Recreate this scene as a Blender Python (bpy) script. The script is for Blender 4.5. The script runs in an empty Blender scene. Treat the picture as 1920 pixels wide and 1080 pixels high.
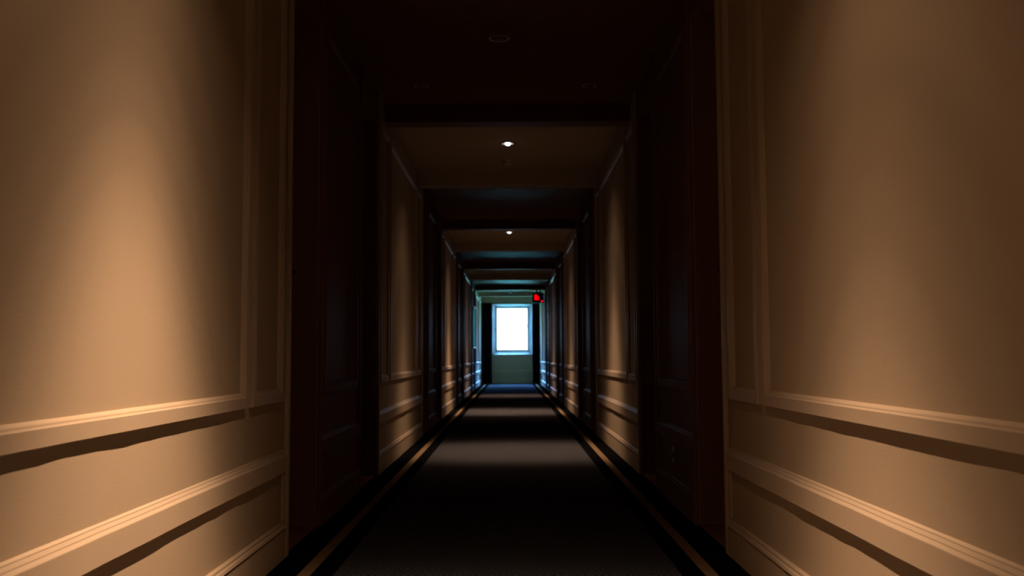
import bpy, bmesh, math, random
from mathutils import Vector, Matrix, noise

# ------------------------------------------------------------------ basics
sc = bpy.context.scene
C = sc.collection
EYE = 0.775          # camera height
HW = 0.88            # half width of the corridor
ZC = 2.585           # ceiling
ZB = 2.46            # underside of beams
ZO = 2.38            # head of the door recesses
P = 5.75             # one bay + one door section
END = 28.75          # end wall
BACK = -1.9
F_PX = 1800.0

# camera
cd = bpy.data.cameras.new('camera')
cam = bpy.data.objects.new('camera', cd); C.objects.link(cam)
cd.sensor_width = 36.0
cd.lens = 36.0 * F_PX / 1920.0
cd.clip_start = 0.02; cd.clip_end = 200
cam.location = (0.02, 0, EYE)
PITCH, YAW, ROLL = math.radians(4.13), math.radians(-0.06), math.radians(-0.30)
R = Matrix.Rotation(YAW, 4, 'Z') @ Matrix.Rotation(math.pi/2 + PITCH, 4, 'X') @ Matrix.Rotation(ROLL, 4, 'Z')
cam.rotation_euler = R.to_euler()
cd.dof.use_dof = True
cd.dof.focus_distance = 3.2
cd.dof.aperture_fstop = 5.6
sc.camera = cam

# view
sc.view_settings.view_transform = 'Standard'
sc.view_settings.look = 'None'
sc.view_settings.gamma = 1
sc.view_settings.use_curve_mapping = False
sc.view_settings.exposure = 0.0

# world: bright overcast sky, cool against the warm lamps
w = bpy.data.worlds.new('sky'); sc.world = w; w.use_nodes = True
nt = w.node_tree; nt.nodes.clear()
wo = nt.nodes.new('ShaderNodeOutputWorld'); bg = nt.nodes.new('ShaderNodeBackground')
bg.inputs['Strength'].default_value = 1.0
tcw = nt.nodes.new('ShaderNodeTexCoord'); spw = nt.nodes.new('ShaderNodeSeparateXYZ'); rw = nt.nodes.new('ShaderNodeValToRGB')
rw.color_ramp.elements[0].position = 0.12; rw.color_ramp.elements[0].color = (0.018, 0.025, 0.034, 1)      # hazy white horizon
rw.color_ramp.elements[1].position = 0.55; rw.color_ramp.elements[1].color = (0.13, 0.40, 1.0, 1)       # deep blue overhead
vw = nt.nodes.new('ShaderNodeVectorMath'); vw.operation = 'SCALE'; vw.inputs['Scale'].default_value = 330
nt.links.new(tcw.outputs['Generated'], spw.inputs[0]); nt.links.new(spw.outputs['Z'], rw.inputs['Fac'])
nt.links.new(rw.outputs['Color'], vw.inputs[0]); nt.links.new(vw.outputs[0], bg.inputs['Color'])
nt.links.new(bg.outputs[0], wo.inputs[0])

def portal():
    l = bpy.data.lights.new('window_daylight', 'AREA'); l.shape = 'RECTANGLE'
    l.size = 0.97; l.size_y = 1.32
    l.cycles.is_portal = True
    o = bpy.data.objects.new('window_daylight', l); C.objects.link(o)
    o.location = (0.055, END + 0.24, 1.63)
    o.rotation_euler = (math.radians(-90), 0, 0)
portal()

# ------------------------------------------------------------------ materials
def mat(name, col, rough=0.6, spec=0.3, metal=0.0, bump=0.0, bscale=200, var=0.0, vscale=6, emit=None, estr=0, coat=0):
    m = bpy.data.materials.new(name); m.use_nodes = True
    n = m.node_tree; b = n.nodes['Principled BSDF']
    b.inputs['Base Color'].default_value = (*col, 1)
    b.inputs['Roughness'].default_value = rough
    b.inputs['Specular IOR Level'].default_value = spec
    b.inputs['Metallic'].default_value = metal
    b.inputs['Coat Weight'].default_value = coat
    tc = n.nodes.new('ShaderNodeTexCoord')
    if var:
        ns = n.nodes.new('ShaderNodeTexNoise'); ns.inputs['Scale'].default_value = vscale
        ns.inputs['Detail'].default_value = 4
        n.links.new(tc.outputs['Object'], ns.inputs['Vector'])
        r = n.nodes.new('ShaderNodeValToRGB')
        r.color_ramp.elements[0].position = .3; r.color_ramp.elements[1].position = .7
        r.color_ramp.elements[0].color = (*[c*(1-var) for c in col], 1)
        r.color_ramp.elements[1].color = (*[min(1, c*(1+var)) for c in col], 1)
        n.links.new(ns.outputs['Fac'], r.inputs['Fac'])
        n.links.new(r.outputs['Color'], b.inputs['Base Color'])
    if bump:
        nb = n.nodes.new('ShaderNodeTexNoise'); nb.inputs['Scale'].default_value = bscale
        n.links.new(tc.outputs['Object'], nb.inputs['Vector'])
        bp = n.nodes.new('ShaderNodeBump'); bp.inputs['Strength'].default_value = bump
        bp.inputs['Distance'].default_value = 0.002
        n.links.new(nb.outputs['Fac'], bp.inputs['Height'])
        n.links.new(bp.outputs['Normal'], b.inputs['Normal'])
    if emit:
        b.inputs['Emission Color'].default_value = (*emit, 1)
        b.inputs['Emission Strength'].default_value = estr
    return m

PAINT = (0.43, 0.335, 0.22)
M_wall = mat('beige_wallpaper', PAINT, 0.85, 0.05, bump=.15, bscale=260, var=.02, vscale=3)
M_trim = mat('beige_trim_paint', (0.48, 0.375, 0.25), 0.5, 0.16)
M_ceil = mat('ceiling_paint', (0.55, 0.45, 0.33), 0.9, 0.05, bump=.1, bscale=150)
M_white = mat('white_window_paint', (0.7, 0.72, 0.75), 0.45, 0.3)
M_plastic = mat('cream_plastic', (0.6, 0.52, 0.45), 0.4, 0.4)
M_socket = mat('brass_toned_plate', (0.22, 0.17, 0.12), 0.35, 0.3)
M_metal = mat('brushed_metal', (0.5, 0.48, 0.45), 0.3, 0.5, metal=1)
M_darkmetal = mat('dark_bronze', (0.03, 0.025, 0.02), 0.4, 0.5, metal=.6)
M_black = mat('black_plastic', (0.004, 0.004, 0.004), 0.6, 0.2)
M_red = mat('red_sign_light', (0.3, 0, 0), 0.5, 0.1, emit=(1, 0.0, 0.002), estr=1.1)
M_red2 = mat('dim_red_sign_light', (0.3, 0, 0), 0.5, 0.1, emit=(1, 0.01, 0.03), estr=0.9)
M_bulb = mat('lamp_glow', (0.9, 0.9, 0.9), 0.5, 0.1, emit=(0.85, 0.93, 1.0), estr=6)
M_bulb_off = mat('unlit_lamp_glass', (0.25, 0.24, 0.22), 0.25, 0.5)
M_leaf = mat('tree_leaves', (0.014, 0.009, 0.005), 0.8, 0.0, var=.3, vscale=2)
M_bark = mat('tree_bark', (0.30, 0.29, 0.28), 0.9, 0.1, bump=.5, bscale=20)
M_lawn = mat('outdoor_lawn', (0.15, 0.2, 0.08), 0.9, 0.1, var=.3, vscale=2)

def wood_mat():
    m = mat('dark_mahogany', (0.10, 0.035, 0.018), 0.55, 0.02)
    n = m.node_tree; b = n.nodes['Principled BSDF']
    tc = n.nodes.new('ShaderNodeTexCoord'); mp = n.nodes.new('ShaderNodeMapping')
    mp.inputs['Scale'].default_value = (14, 14, 0.7)
    ns = n.nodes.new('ShaderNodeTexNoise'); ns.inputs['Scale'].default_value = 3; ns.inputs['Detail'].default_value = 8
    r = n.nodes.new('ShaderNodeValToRGB')
    r.color_ramp.elements[0].color = (0.20, 0.095, 0.050, 1); r.color_ramp.elements[1].color = (0.28, 0.14, 0.075, 1)
    n.links.new(tc.outputs['Object'], mp.inputs['Vector']); n.links.new(mp.outputs[0], ns.inputs['Vector'])
    n.links.new(ns.outputs['Fac'], r.inputs['Fac']); n.links.new(r.outputs['Color'], b.inputs['Base Color'])
    return m
M_wood = wood_mat()

def curtain_mat():
    m = mat('dark_blue_curtain_cloth', (0.006, 0.008, 0.014), 0.95, 0.05, bump=.3, bscale=300)
    return m
M_curtain = curtain_mat()

def glass_mat(name, tint, glossy_rough=0.0, ior=1.5):
    m = bpy.data.materials.new(name); m.use_nodes = True
    n = m.node_tree; n.nodes.clear()
    o = n.nodes.new('ShaderNodeOutputMaterial'); mx = n.nodes.new('ShaderNodeMixShader')
    t = n.nodes.new('ShaderNodeBsdfTransparent'); t.inputs[0].default_value = (*tint, 1)
    g = n.nodes.new('ShaderNodeBsdfGlossy'); g.inputs['Roughness'].default_value = glossy_rough
    f = n.nodes.new('ShaderNodeFresnel'); f.inputs['IOR'].default_value = ior
    n.links.new(f.outputs[0], mx.inputs[0]); n.links.new(t.outputs[0], mx.inputs[1]); n.links.new(g.outputs[0], mx.inputs[2])
    n.links.new(mx.outputs[0], o.inputs[0])
    return m
M_glass = glass_mat('clear_window_glass', (0.97, 0.99, 1.0))
def picture_mat():
    m = bpy.data.materials.new('teal_reflection_tint'); m.use_nodes = True
    n = m.node_tree; n.nodes.clear()
    o = n.nodes.new('ShaderNodeOutputMaterial'); mx = n.nodes.new('ShaderNodeMixShader'); mx.inputs[0].default_value = .5
    d = n.nodes.new('ShaderNodeBsdfDiffuse'); d.inputs[0].default_value = (.02, .06, .05, 1)
    g = n.nodes.new('ShaderNodeBsdfGlossy'); g.inputs[0].default_value = (.02, .10, .08, 1); g.inputs['Roughness'].default_value = .12  # diffuse and glossy colours both tinted to imitate a teal window reflection
    n.links.new(d.outputs[0], mx.inputs[1]); n.links.new(g.outputs[0], mx.inputs[2]); n.links.new(mx.outputs[0], o.inputs[0])
    return m
M_pictureglass = picture_mat()

def carpet_mat():
    """Zigzag field, black borders and a tan stripe; all of it is the weave's own colour."""
    m = mat('chevron_carpet', (0.05, 0.04, 0.03), 0.95, 0.05)
    n = m.node_tree; L = n.links; b = n.nodes['Principled BSDF']
    tc = n.nodes.new('ShaderNodeTexCoord'); sp = n.nodes.new('ShaderNodeSeparateXYZ')
    L.new(tc.outputs['Object'], sp.inputs[0])
    def mth(op, a, bb=None, c=None):
        k = n.nodes.new('ShaderNodeMath'); k.operation = op
        for i, v in enumerate((a, bb, c)):
            if v is None: continue
            if isinstance(v, (int, float)): k.inputs[i].default_value = v
            else: L.new(v, k.inputs[i])
        return k.outputs[0]
    X, Y = sp.outputs['X'], sp.outputs['Y']
    tri = mth('PINGPONG', mth('ADD', X, 10.0), 0.044)        # 0..0.044, period .088
    yy = mth('ADD', Y, mth('MULTIPLY', tri, 0.058/0.044))
    wave = mth('SINE', mth('MULTIPLY', yy, 2*math.pi/0.029))
    fac = mth('SMOOTH_MIN', mth('MAXIMUM', mth('ADD', mth('MULTIPLY', wave, 1.1), 0.25), 0), 1.0, .1)
    mixz = n.nodes.new('ShaderNodeMix'); mixz.data_type = 'RGBA'
    mixz.inputs[6].default_value = (0.006, 0.006, 0.007, 1); mixz.inputs[7].default_value = (0.150, 0.150, 0.162, 1)
    L.new(fac, mixz.inputs[0])
    ax = mth('ABSOLUTE', X)
    def band(lo, hi):
        return mth('MULTIPLY', mth('GREATER_THAN', ax, lo), mth('LESS_THAN', ax, hi))
    blk = mth('GREATER_THAN', ax, 0.622)
    tan = band(0.705, 0.752)
    m2 = n.nodes.new('ShaderNodeMix'); m2.data_type = 'RGBA'
    L.new(blk, m2.inputs[0]); L.new(mixz.outputs[2], m2.inputs[6]); m2.inputs[7].default_value = (0.006, 0.006, 0.007, 1)
    m3 = n.nodes.new('ShaderNodeMix'); m3.data_type = 'RGBA'
    L.new(tan, m3.inputs[0]); L.new(m2.outputs[2], m3.inputs[6]); m3.inputs[7].default_value = (0.27, 0.18, 0.095, 1)
    # worn, uneven pile
    ns = n.nodes.new('ShaderNodeTexNoise'); ns.inputs['Scale'].default_value = 90; L.new(tc.outputs['Object'], ns.inputs['Vector'])
    k = mth('ADD', mth('MULTIPLY', ns.outputs['Fac'], 0.7), 0.65)
    sc_ = n.nodes.new('ShaderNodeVectorMath'); sc_.operation = 'SCALE'
    L.new(m3.outputs[2], sc_.inputs[0]); L.new(k, sc_.inputs['Scale'])
    L.new(sc_.outputs[0], b.inputs['Base Color'])
    bp = n.nodes.new('ShaderNodeBump'); bp.inputs['Strength'].default_value = .4; bp.inputs['Distance'].default_value = .003
    L.new(ns.outputs['Fac'], bp.inputs['Height']); L.new(bp.outputs['Normal'], b.inputs['Normal'])
    b.inputs['Specular IOR Level'].default_value = 0.0
    return m
M_carpet = carpet_mat()

# ------------------------------------------------------------------ helpers
def box(bm, x0, x1, y0, y1, z0, z1):
    x0, x1 = sorted((x0, x1)); y0, y1 = sorted((y0, y1)); z0, z1 = sorted((z0, z1))
    v = [bm.verts.new(p) for p in ((x0,y0,z0),(x1,y0,z0),(x1,y1,z0),(x0,y1,z0),(x0,y0,z1),(x1,y0,z1),(x1,y1,z1),(x0,y1,z1))]
    for f in ((0,3,2,1),(4,5,6,7),(0,1,5,4),(1,2,6,5),(2,3,7,6),(3,0,4,7)): bm.faces.new([v[i] for i in f])

def lathe(bm, cx, cy, cz, prof, n=24):
    """prof: list of (radius, z); about the vertical axis."""
    rings = []
    for r, z in prof:
        if r < 1e-5: rings.append([bm.verts.new((cx, cy, cz+z))])
        else: rings.append([bm.verts.new((cx+r*math.cos(2*math.pi*i/n), cy+r*math.sin(2*math.pi*i/n), cz+z)) for i in range(n)])
    for a, b in zip(rings, rings[1:]):
        for i in range(n):
            j = (i+1) % n
            if len(a) == 1 and len(b) == 1: continue
            if len(a) == 1: bm.faces.new((a[0], b[i], b[j]))
            elif len(b) == 1: bm.faces.new((a[i], a[j], b[0]))
            else: bm.faces.new((a[i], a[j], b[j], b[i]))

def tube(bm, pts, r, n=12):
    rings = []
    pts = [Vector(p) for p in pts]
    for i, p in enumerate(pts):
        d = (pts[min(i+1, len(pts)-1)] - pts[max(i-1, 0)]).normalized()
        u = d.orthogonal().normalized(); v = d.cross(u)
        if i and (u.dot(pu) < 0.9):
            u = (pu - d*pu.dot(d)).normalized(); v = d.cross(u)
        pu = u
        rr = r[i] if isinstance(r, (list, tuple)) else r
        rings.append([bm.verts.new(p + u*rr*math.cos(2*math.pi*k/n) + v*rr*math.sin(2*math.pi*k/n)) for k in range(n)])
    for a, b in zip(rings, rings[1:]):
        for i in range(n):
            j = (i+1) % n; bm.faces.new((a[i], a[j], b[j], b[i]))
    bm.faces.new(rings[0][::-1]); bm.faces.new(rings[-1])

def obj(name, bm, m, parent=None, smooth=False, bevel=0):
    if bm.faces: bmesh.ops.recalc_face_normals(bm, faces=bm.faces)
    me = bpy.data.meshes.new(name); bm.to_mesh(me); bm.free()
    if smooth:
        for p in me.polygons: p.use_smooth = True
    me.materials.append(m)
    o = bpy.data.objects.new(name, me); C.objects.link(o)
    if parent: o.parent = parent; o.matrix_parent_inverse = Matrix.Translation(-parent.location) if parent.type == 'EMPTY' else Matrix()
    if bevel:
        bv = o.modifiers.new('bevel', 'BEVEL'); bv.width = bevel; bv.segments = 2; bv.limit_method = 'ANGLE'
    return o

def struct(o): o['kind'] = 'structure'; return o

def empty(name, loc):
    o = bpy.data.objects.new(name, None); C.objects.link(o); o.location = loc; o.empty_display_size = .1
    return o

def tag(o, label, cat, group=None):
    o['label'] = label; o['category'] = cat
    if group: o['group'] = group
    return o

def wav(y, z, s):
    """hand-fitted timber: a millimetre or two of waviness"""
    return 0.0026*noise.noise(Vector((y*3.3, z*3.1, s*7.7))) + 0.0012*noise.noise(Vector((y*10.0, z*9.0, s*3.1+5)))

# profile of panel mouldings: (distance from the outer edge, protrusion)
PROF = [(0, 0), (0.002, .0155), (0.0035, .017), (.038, .017), (.0425, .0125), (.0450, .0120), (.0475, .0105), (.0530, .0020), (.054, 0)]

def frame_moulding(bm, s, y0, y1, z0, z1, prof=PROF):
    rows = []
    ny = max(2, int((y1-y0)/0.05)); nz = max(2, int((z1-z0)/0.08))
    for u, p in prof:
        a0, a1, b0, b1 = y0+u, y1-u, z0+u, z1-u
        ring = []
        for i in range(ny): ring.append((a0+(a1-a0)*i/ny, b0))
        for i in range(nz): ring.append((a1, b0+(b1-b0)*i/nz))
        for i in range(ny): ring.append((a1-(a1-a0)*i/ny, b1))
        for i in range(nz): ring.append((a0, b1-(b1-b0)*i/nz))
        rows.append([bm.verts.new((s*(HW - (p + (wav(y, z, s) if p > 0 else -0.0015))), y, z)) for y, z in ring])
    for a, b in zip(rows, rows[1:]):
        n = len(a)
        for i in range(n):
            j = (i+1) % n; bm.faces.new((a[i], a[j], b[j], b[i]))

def rail(bm, s, y0, y1, ztop, prof, cap=True):
    """prof: (drop below ztop, protrusion) swept along Y, mitred flush at both ends"""
    ny = max(1, int((y1-y0)/0.05)); rows = []
    for i in range(ny+1):
        y = y0+(y1-y0)*i/ny
        rows.append([bm.verts.new((s*(HW - (p + (wav(y, ztop, s) if p > 0 else -0.0015))), y, ztop-d)) for d, p in prof])
    for a, b in zip(rows, rows[1:]):
        for i in range(len(prof)-1): bm.faces.new((a[i], a[i+1], b[i+1], b[i]))
    bm.faces.new(rows[0]); bm.faces.new(rows[-1][::-1])

RAIL = [(0, 0), (.006, .005), (.009, .0055), (.016, .0105), (.019, .011), (.026, .0165), (.028, .017), (.087, .017), (.089, .015), (.089, 0)]
BASE = [(0, 0), (0, .006), (.004, .011), (.012, .012), (.014, .017), (.020, .019), (.024, .020), (.026, .013), (.030, .012), (.032, .016), (.141, .016), (.141, 0)]

# ------------------------------------------------------------------ room shell
REC = []                                   # recesses (y0, y1)
for k in range(4):
    REC += [(3.85+P*k, 4.48+P*k), (5.66+P*k, 6.42+P*k)]
TH = 0.30
for s, nm in ((-1, 'wall_left'), (1, 'wall_right')):
    bm = bmesh.new(); y = BACK
    for a, b in REC:
        box(bm, s*HW, s*(HW+TH), y, a, 0, ZC)
        box(bm, s*HW, s*(HW+TH), a, b, ZO, ZC)
        y = b
    box(bm, s*HW, s*(HW+TH), y, END, 0, ZC)
    struct(obj(nm, bm, M_wall))

bm = bmesh.new(); box(bm, -1.4, 1.4, BACK-.3, END+.3, -0.12, 0); struct(obj('floor', bm, M_carpet))
bm = bmesh.new(); box(bm, -1.4, 1.4, BACK-.3, END+.5, ZC, ZC+.15); struct(obj('ceiling', bm, M_ceil))
bm = bmesh.new(); box(bm, -1.4, 1.4, BACK-.25, BACK, 0, ZC); struct(obj('wall_back', bm, M_wall))

# end wall with its window hole, deep splayed reveal
GX0, GX1, GZ0, GZ1 = -0.43, 0.535, 0.975, 2.275     # window frame opening (outer side)
OX0, OX1, OZ0, OZ1 = -0.545, 0.645, 0.86, 2.36      # opening in the room face
DY = 0.24
bm = bmesh.new()
box(bm, -1.4, OX0, END, END+DY+.1, 0, ZC); box(bm, OX1, 1.4, END, END+DY+.1, 0, ZC)
box(bm, OX0, OX1, END, END+DY+.1, 0, OZ0-.0); box(bm, OX0, OX1, END, END+DY+.1, OZ1, ZC)
struct(obj('wall_end', bm, M_wall))

win = struct(empty('window_1', (0.05, END+.1, 0.9)))
bm = bmesh.new()                                     # splayed white surround
a = [(OX0, END-.004, OZ0), (OX1, END-.004, OZ0), (OX1, END-.004, OZ1), (OX0, END-.004, OZ1)]
b = [(GX0, END+DY, GZ0), (GX1, END+DY, GZ0), (GX1, END+DY, GZ1), (GX0, END+DY, GZ1)]
c = [(OX0, END+DY+.02, OZ0), (OX1, END+DY+.02, OZ0), (OX1, END+DY+.02, OZ1), (OX0, END+DY+.02, OZ1)]
va, vb, vc = [[bm.verts.new(p) for p in q] for q in (a, b, c)]
for i in range(4):
    j = (i+1) % 4
    bm.faces.new((va[i], va[j], vb[j], vb[i])); bm.faces.new((vb[i], vb[j], vc[j], vc[i])); bm.faces.new((vc[i], vc[j], va[j], va[i]))
obj('window_reveal', bm, M_white, win)
bm = bmesh.new()
y0, y1, t = END+DY-.03, END+DY+.03, .03
box(bm, GX0, GX0+t, y0, y1, GZ0, GZ1); box(bm, GX1-t, GX1, y0, y1, GZ0, GZ1)
box(bm, GX0, GX1, y0, y1, GZ0, GZ0+t); box(bm, GX0, GX1, y0, y1, GZ1-t, GZ1)
obj('window_frame', bm, M_white, win, bevel=.003)
bm = bmesh.new(); box(bm, GX0+t, GX1-t, END+DY+.0, END+DY+.006, GZ0+t, GZ1-t); obj('window_pane', bm, M_glass, win)
bm = bmesh.new()
box(bm, -.475, -.455, END+.04, END+.11, 1.60, 1.66)
tube(bm, [(-.465, END+.04, 1.64), (-.465, END+.02, 1.62), (-.465, END+.02, 1.52)], .009)
obj('window_handle', bm, M_metal, win, smooth=True)['label'] = 'small metal window handle'

# beams
beams = []
for k in range(5):
    beams += [(1.03+P*k, 1.19+P*k), (3.59+P*k, 3.75+P*k)]
n = 0
for i_, (a, b) in enumerate(beams):
    n += 1
    bm = bmesh.new(); box(bm, -HW-.01, HW+.01, a, b, ZB, ZC+.01)
    struct(obj('trim_%d' % n, bm, M_ceil if i_ % 2 else M_wood, bevel=.006))

# panelling, baseboard, cornice
def bays():
    out = []
    for k in range(5):
        out.append(('bay', 0.67+P*k, 3.85+P*k))
        if k < 4: out.append(('mid', 4.48+P*k, 5.66+P*k))
    return out
for s, side in ((-1, 'left'), (1, 'right')):
    bb = bmesh.new()
    for kind, y0, y1 in [('start', BACK, 0.67)] + bays() + [('last', 26.85, END)]:
        n += 1
        t = struct(empty('trim_%d' % n, (s*HW, y0, 0)))
        if kind == 'start':
            ups = [(BACK+.2, .55)]
        elif kind == 'bay':
            ups = [(y0+.12, y0+.57), (y0+.63, y1-.60), (y1-.545, y1-.10)]
        elif kind == 'mid':
            ups = [(y0+.10, y1-.10)]
        else:
            ups = [(y0+.15, y1-.10)]
        MT = M_wood if kind == 'mid' else M_trim
        for a, b in ups:
            bm = bmesh.new(); frame_moulding(bm, s, a, b, .607, 2.40); obj('panel_moulding', bm, MT, t)
        ya, yb = (y0, y1)
        if kind in ('bay', 'mid'):
            cw = .038 if kind == 'bay' else .03
            for c0, c1 in ((y0, y0+cw), (y1-cw, y1)):
                bm = bmesh.new(); box(bm, s*HW, s*(HW-.020), c0, c1, 0, ZC)
                obj('corner_casing', bm, MT, t, bevel=.006)
            ya, yb = y0+cw, y1-cw
        bm = bmesh.new(); rail(bm, s, ya, yb, .421, RAIL); obj('chair_rail', bm, MT, t)
        # lower panel: upright strips at both ends
        bm = bmesh.new()
        for c0, c1 in ((ya+.004, ya+.034), (yb-.034, yb-.004)):
            box(bm, s*(HW+.001), s*(HW-.012), c0, c1, .141, .33)
        obj('lower_panel_strip', bm, MT, t, bevel=.004)
        if kind == 'mid':
            bm = bmesh.new(); box(bm, s*(HW+.001), s*(HW-.0012), y0, y1, 0, ZO)
            box(bm, s*(HW+.001), s*(HW-.0012), y0-.63, y1+.76, ZO, ZC); obj('wood_facing', bm, MT, t)
            bm = bmesh.new(); rail(bm, s, ya, yb, .141, BASE); obj('plinth', bm, MT, t)
            if s == 1:
                bm = bmesh.new(); box(bm, -HW-.01, HW+.01, y0-.73, y1+1.13, ZC-.006, ZC+.01); obj('ceiling_boarding', bm, MT, t)
        else:
            rail(bb, s, ya, yb, .141, BASE)
    struct(obj('baseboard_'+side, bb, M_trim))
# chair rail and baseboard on the end wall
n += 1
bm = bmesh.new(); box(bm, -HW, HW, END-.018, END+.001, .33, .385); struct(obj('trim_%d' % n, bm, M_trim, bevel=.005))
bm = bmesh.new(); box(bm, -HW+.018, HW-.018, END-.014, END+.001, 0, .15); struct(obj('baseboard_end', bm, M_trim, bevel=.004))

# ------------------------------------------------------------------ doors in the recesses
def door(num, s, y0, y1):
    d = struct(empty('door_%d' % num, (s*1.06, y0, 0)))
    near = (s == -1)
    bm = bmesh.new()                                   # timber lining of the recess
    X0, X1 = HW+.004, HW+TH
    box(bm, s*X0, s*X1, y0-.0, y0+.014, 0, ZO); box(bm, s*X0, s*X1, y1-.014, y1, 0, ZO)
    box(bm, s*X0, s*X1, y0+.014, y1-.014, ZO-.014, ZO)
    # stop beads
    for q0, q1 in ((y0+.014, y0+.030), (y1-.030, y1-.014)): box(bm, s*1.005, s*1.03, q0, q1, 0, ZO-.014)
    box(bm, s*1.005, s*1.03, y0+.030, y1-.030, ZO-.034, ZO-.014)
    obj('door_frame', bm, M_wood, d, bevel=.002)
    bm = bmesh.new()
    box(bm, s*1.035, s*1.08, y0+.016, y1-.016, .012, ZO-.018)
    w0, w1 = y0+.11, y1-.11
    for z0, z1 in ((.18, .95), (1.25, 2.2)):            # raised field panels
        box(bm, s*1.030, s*1.036, w0, w1, z0, z1); box(bm, s*1.026, s*1.031, w0+.04, w1-.04, z0+.04, z1-.04)
    obj('door_leaf', bm, M_wood, d, bevel=.003)
    bm = bmesh.new(); box(bm, s*HW, s*(HW+TH), y0+.014, y1-.014, 0, .010); obj('threshold', bm, M_wood, d)
    bm = bmesh.new(); hy = y1-.085; hz = 1.17
    box(bm, s*1.024, s*1.035, hy-.024, hy+.024, hz-.11, hz+.09)
    tube(bm, [(s*1.03, hy, hz), (s*.985, hy, hz), (s*.977, hy-.012, hz), (s*.975, hy-.12, hz)], .011)
    obj('door_handle', bm, M_darkmetal, d, bevel=.002)
dn = 0
for s in (-1, 1):
    for a, b in REC:
        dn += 1; door(dn, s, a, b)

# ------------------------------------------------------------------ lamps
def lamp_profile(light, axis, power, col):
    """photometric curve of a recessed reflector lamp: bright core, faint spill, cut off by its housing"""
    light.use_nodes = True
    n = light.node_tree; L = n.links; n.nodes.clear()
    out = n.nodes.new('ShaderNodeOutputLight'); em = n.nodes.new('ShaderNodeEmission')
    em.inputs['Color'].default_value = (*col, 1)
    g = n.nodes.new('ShaderNodeNewGeometry')
    def mth(op, a, b=None):
        k = n.nodes.new('ShaderNodeMath'); k.operation = op
        for q, v in enumerate((a, b)):
            if v is None: continue
            if isinstance(v, (int, float)): k.inputs[q].default_value = v
            else: L.new(v, k.inputs[q])
        return k.outputs[0]
    def dot(vec):
        dp = n.nodes.new('ShaderNodeVectorMath'); dp.operation = 'DOT_PRODUCT'
        L.new(g.outputs['Incoming'], dp.inputs[0]); dp.inputs[1].default_value = vec
        return dp.outputs['Value']
    def ramp(val, pts):
        r = n.nodes.new('ShaderNodeValToRGB'); cr_ = r.color_ramp; cr_.interpolation = 'LINEAR'
        while len(cr_.elements) < len(pts): cr_.elements.new(.5)
        for e, (a, v) in zip(cr_.elements, pts): e.position = a; e.color = (v, v, v, 1)
        L.new(val, r.inputs['Fac']); return r.outputs['Color']
    axis = Vector(axis); ey = Vector((0, 1, 0)); ex = ey.cross(axis).normalized()
    dz = dot(axis)
    ty = mth('DIVIDE', dot(ey), dz); tx = mth('DIVIDE', dot(ex), dz)      # tangents along and across the corridor
    def ell(a, b):
        a = mth('MULTIPLY', a, a); b = mth('MULTIPLY', b, b); return mth('SQRT', mth('ADD', a, b))
    q = ell(mth('DIVIDE', ty, BEAM_Y), mth('DIVIDE', tx, BEAM_X))
    core = ramp(mth('DIVIDE', q, 2.0), [(0, 1.0), (.2, .95), (.31, .80), (.39, .54), (.45, .30), (.50, .15), (.56, .06), (.64, .02), (.74, 0)])
    qs = ell(mth('DIVIDE', mth('ADD', ty, 0.12), 0.75), mth('DIVIDE', tx, 1.3))
    spill = ramp(mth('DIVIDE', qs, 2.0), [(0, SPILL), (.37, SPILL), (.47, SPILL*.6), (.55, SPILL*.3), (.70, SPILL*.12), (.85, 0)])
    mm = mth('MULTIPLY', mth('ADD', core, spill), power)
    L.new(mm, em.inputs['Strength']); L.new(em.outputs[0], out.inputs[0])

BEAM_Y, BEAM_X, SPILL = 0.42, 0.60, 0.037      # oblong reflector: narrow along the corridor, wide across it
WARM = (1.0, 0.64, 0.43)
LAMPS = [  # y, x tilt (towards +x), watts, label
    (2.27, -0.055, 640, 'round recessed ceiling downlight, lit, above the nearest pair of bright walls'),
    (8.02, 0.05, 230, 'round recessed ceiling downlight, lit, larger of the two bright dots'),
    (13.80, -0.03, 340, 'round recessed ceiling downlight, lit, smaller lower bright dot'),
    (19.55, 0.0, 200, 'round recessed ceiling downlight lighting the far bay before the window'),
]
def downlight(name, x, y, lit, label, group=None, r=.05, deep=1.0):
    t = tag(empty(name, (x, y, ZC)), label, 'ceiling light', group)
    bm = bmesh.new(); lathe(bm, x, y, ZC, [(r*1.25, 0.0), (r*1.25, -.004), (r*1.15, -.008), (r*.95, -.006), (r*.85, .0)], 28)
    obj('trim_ring', bm, M_plastic if lit else M_metal, t, smooth=True)
    bm = bmesh.new(); lathe(bm, x, y, ZC, [(.024, .0), (.024, -.008*deep), (.021, -.016*deep), (.013, -.021*deep), (0, -.023*deep)], 20)
    obj('bulb', bm, M_bulb if lit else M_bulb_off, t, smooth=True)
    return t
for y, tx, pw, label in LAMPS:
    downlight('recessed_downlight', 0.0, y, True, label, deep=(.2 if y > 19 else 1.0))
    l = bpy.data.lights.new('downlight_beam', 'SPOT'); l.energy = 1.0
    l.spot_size = math.radians(170); l.spot_blend = .05; l.shadow_soft_size = .018
    ax = Vector((tx, 0.0, -1)).normalized()
    lamp_profile(l, ax, pw, WARM)
    o = bpy.data.objects.new('downlight_beam', l); C.objects.link(o); o.location = (0, y, ZC-.05)

downlight('recessed_downlight', -.04, 5.33, False, 'unlit recessed downlight in the middle of the dark ceiling between the nearest doors')
downlight('recessed_downlight', -.57, 6.29, False, 'small unlit recessed downlight by the left wall in the dark ceiling', r=.04)
downlight('recessed_downlight', .55, 6.29, False, 'small unlit recessed downlight by the right wall in the dark ceiling', r=.04)

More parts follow.
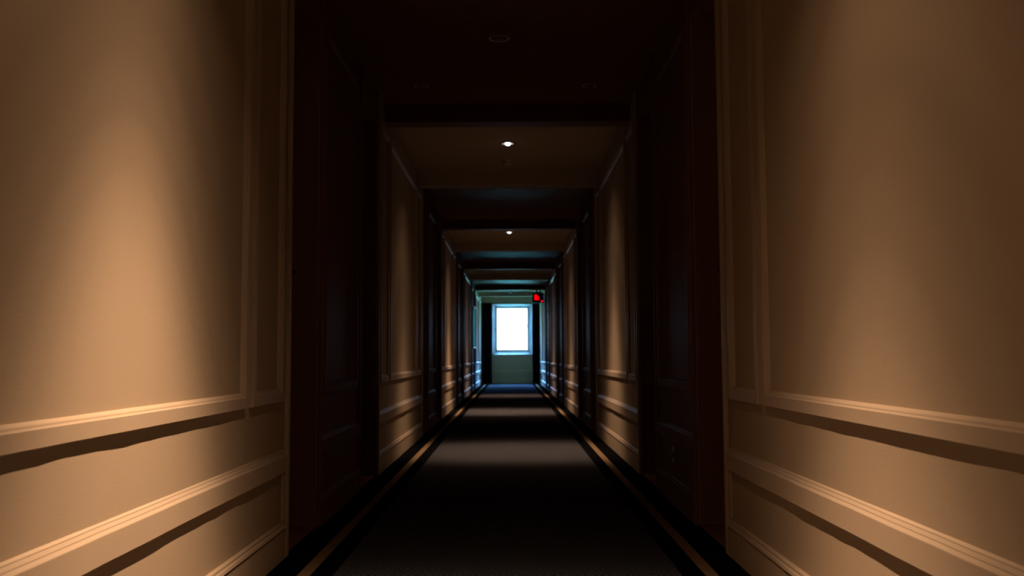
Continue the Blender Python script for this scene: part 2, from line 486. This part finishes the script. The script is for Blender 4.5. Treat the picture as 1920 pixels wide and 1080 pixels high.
DET = [(8.74, 'smoke detector on the ceiling just beyond the larger lit downlight'),
       (14.6, 'smoke detector on the ceiling just beyond the smaller lit downlight'),
       (20.6, 'smoke detector on the dark ceiling, third of four along the corridor'),
       (26.2, 'smoke detector on the ceiling nearest the end window')]
for y, label in DET:
    t = tag(empty('smoke_detector', (0, y, ZC)), label, 'smoke detector', 'smoke detectors along the ceiling')
    bm = bmesh.new(); lathe(bm, 0, y, ZC, [(.062, 0), (.062, -.012), (.056, -.016)], 24); obj('base', bm, M_plastic, t, smooth=True)
    bm = bmesh.new(); lathe(bm, 0, y, ZC, [(.050, -.012), (.050, -.032), (.044, -.042), (.02, -.048), (0, -.049)], 24); obj('cover', bm, M_plastic, t, smooth=True)

# ------------------------------------------------------------------ exit sign
t = tag(empty('exit_sign', (.72, 24.6, 2.3)), 'black hanging sign box with glowing red marks near the end window', 'sign')
y = 24.6
bm = bmesh.new(); box(bm, .565, .865, y, y+.07, 2.165, 2.42); obj('housing', bm, M_black, t, bevel=.004)
bm = bmesh.new(); box(bm, .67, .70, y+.02, y+.05, 2.41, ZC); box(bm, .75, .78, y+.02, y+.05, 2.41, ZC); obj('bracket', bm, M_darkmetal, t)
def plate(name, pts, m):
    bm = bmesh.new(); f = [bm.verts.new((a, y-.004, b)) for a, b in pts]; g = [bm.verts.new((a, y+.002, b)) for a, b in pts]
    bm.faces.new(f); bm.faces.new(g[::-1])
    for i in range(len(pts)):
        j = (i+1) % len(pts); bm.faces.new((f[i], f[j], g[j], g[i]))
    o = obj(name, bm, m, t); o['label'] = 'glowing red mark'
plate('lit_mark', [(.618, 2.238), (.735, 2.238), (.735, 2.32), (.69, 2.368), (.618, 2.378)], M_red)
plate('lit_mark', [(.775, 2.18), (.85, 2.20), (.85, 2.235), (.79, 2.22)], M_red2)

# ------------------------------------------------------------------ curtains
def curtain(x0, x1, label, ph):
    t = tag(empty('curtain', ((x0+x1)/2, END-.12, 0)), label, 'curtain', 'curtains at the end window')
    bm = bmesh.new(); nx, nz = 60, 16; g = []
    for j in range(nz+1):
        z = .015 + (2.36-.015)*j/nz; row = []
        for i in range(nx+1):
            u = i/nx; am = .028*(1-.35*j/nz)
            row.append(bm.verts.new((x0+(x1-x0)*u + .006*math.sin(z*3+u*9+ph), END-.11 + am*math.sin(u*math.pi*11+ph+.25*math.sin(z*2)), z)))
        g.append(row)
    for j in range(nz):
        for i in range(nx): bm.faces.new((g[j][i], g[j][i+1], g[j+1][i+1], g[j+1][i]))
    o = obj('curtain_cloth', bm, M_curtain, t, smooth=True)
    so = o.modifiers.new('thick', 'SOLIDIFY'); so.thickness = .004
    bm = bmesh.new(); box(bm, x0+.005, x1-.005, END-.125, END-.095, 2.345, 2.375); obj('heading_tape', bm, M_curtain, t)
curtain(-.845, -.56, 'dark blue floor-length curtain to the left of the end window', 0)
curtain(.655, .865, 'dark blue floor-length curtain to the right of the end window', 1.3)
t = tag(empty('curtain_rail', (0, END-.11, 2.39)), 'slim dark curtain rail above the end window', 'curtain rail')
bm = bmesh.new(); tube(bm, [(-.87, END-.11, 2.386), (.875, END-.11, 2.386)], .011); obj('rod', bm, M_darkmetal, t, smooth=True)
for bx in (-.82, .84):
    bm = bmesh.new(); box(bm, bx-.01, bx+.01, END-.12, END, 2.380, 2.392); obj('bracket', bm, M_darkmetal, t)

# ------------------------------------------------------------------ things on the walls
t = tag(empty('framed_picture', (-.86, 22.45, 1.45)), 'tall dark glazed picture on the left wall tinted teal to imitate reflected window light', 'picture')
ya, yb, za, zb = 22.02, 22.98, .99, 1.96
def wx(y, off): return -HW + .012 + off + (y-ya)*.03     # far edge turned outward to catch the window's reflection
def slab(bm, a0, a1, b0, b1, o0, o1):
    v = []
    for z in (b0, b1):
        for yy, o_ in ((a0, o0), (a1, o0), (a1, o1), (a0, o1)): v.append(bm.verts.new((wx(yy, o_), yy, z)))
    for f in ((0,1,2,3),(7,6,5,4),(0,4,5,1),(1,5,6,2),(2,6,7,3),(3,7,4,0)): bm.faces.new([v[i] for i in f])
bm = bmesh.new()
slab(bm, ya, ya+.03, za, zb, 0, .022); slab(bm, yb-.03, yb, za, zb, 0, .022); slab(bm, ya+.03, yb-.03, za, za+.03, 0, .022); slab(bm, ya+.03, yb-.03, zb-.03, zb, 0, .022)
obj('picture_frame', bm, M_darkmetal, t)
bm = bmesh.new(); N = 48                              # glass ribbed to break the teal reflection into upright streaks
rows = []
for i in range(N+1):
    yy = ya+.03 + (yb-ya-.06)*i/N; o_ = .012 + .004*math.sin(i/N*2*math.pi*3)
    rows.append([bm.verts.new((wx(yy, q), yy, z)) for q, z in ((o_, za+.03), (o_, zb-.03), (.002, zb-.03), (.002, za+.03))])
for a, b in zip(rows, rows[1:]):
    for k in range(4): bm.faces.new((a[k], a[(k+1) % 4], b[(k+1) % 4], b[k]))
bm.faces.new(rows[0]); bm.faces.new(rows[-1][::-1])
obj('picture_glass', bm, M_pictureglass, t)

t = tag(empty('wall_alarm', (HW, 22.7, 1.86)), 'small round pale alarm on the right wall near the exit sign', 'alarm')
bm = bmesh.new(); lathe(bm, 0, 0, 0, [(.04, 0), (.04, .012), (.03, .03), (0, .036)], 20)
bmesh.ops.rotate(bm, verts=bm.verts, cent=(0, 0, 0), matrix=Matrix.Rotation(-math.pi/2, 3, 'Y'))
bmesh.ops.translate(bm, verts=bm.verts, vec=(HW, 22.7, 1.85)); obj('dome', bm, M_plastic, t, smooth=True)

t = tag(empty('wall_socket', (HW, 5.12, .25)), 'small pale wall socket low on the dark right wall between doors', 'socket')
bm = bmesh.new(); box(bm, HW+.001, HW-.009, 5.08, 5.165, .215, .30); obj('faceplate', bm, M_socket, t, bevel=.003)
bm = bmesh.new()
for yy in (5.108, 5.137): box(bm, HW-.0088, HW-.0105, yy-.006, yy+.006, .24, .275)
obj('outlet_insert', bm, M_black, t)

# ------------------------------------------------------------------ outside the window
bm = bmesh.new(); box(bm, -25, 25, END+1.0, END+60, -3.2, -3.0); struct(obj('ground_outside', bm, M_lawn))
random.seed(4)
t = tag(empty('garden_tree', (1.1, 44, -3)), 'pale leafy tree outside, washed out behind the end window', 'tree')
bm = bmesh.new(); tube(bm, [(1.3, 44, -3), (1.25, 44.1, -1), (1.1, 44, 1.2), (1.15, 44, 3.2), (1.0, 44.1, 5)], [.2, .17, .12, .08, .04], 10)
tube(bm, [(1.1, 44, 1.2), (.6, 43.9, 2.2), (.1, 43.8, 3.0)], [.06, .045, .02], 8); tube(bm, [(1.12, 44, 2.0), (1.6, 44.2, 3.0), (2.1, 44, 3.6)], [.05, .04, .02], 8)
obj('trunk', bm, M_bark, t, smooth=True)
bm = bmesh.new()
cl = [(random.gauss(.75, .55), random.gauss(44, .6), random.uniform(1.4, 4.2)) for _ in range(26)]
for c in cl:
    for _ in range(34):
        p = Vector(c) + Vector((random.gauss(0, .16), random.gauss(0, .2), random.gauss(0, .14)))
        a = Vector((random.uniform(-1, 1), random.uniform(-1, 1), random.uniform(-1, 1))).normalized()*.05
        b = a.orthogonal().normalized()*.022
        q = [p-a, p+b, p+a, p-b]; bm.faces.new([bm.verts.new(v) for v in q])
obj('crown', bm, M_leaf, t)
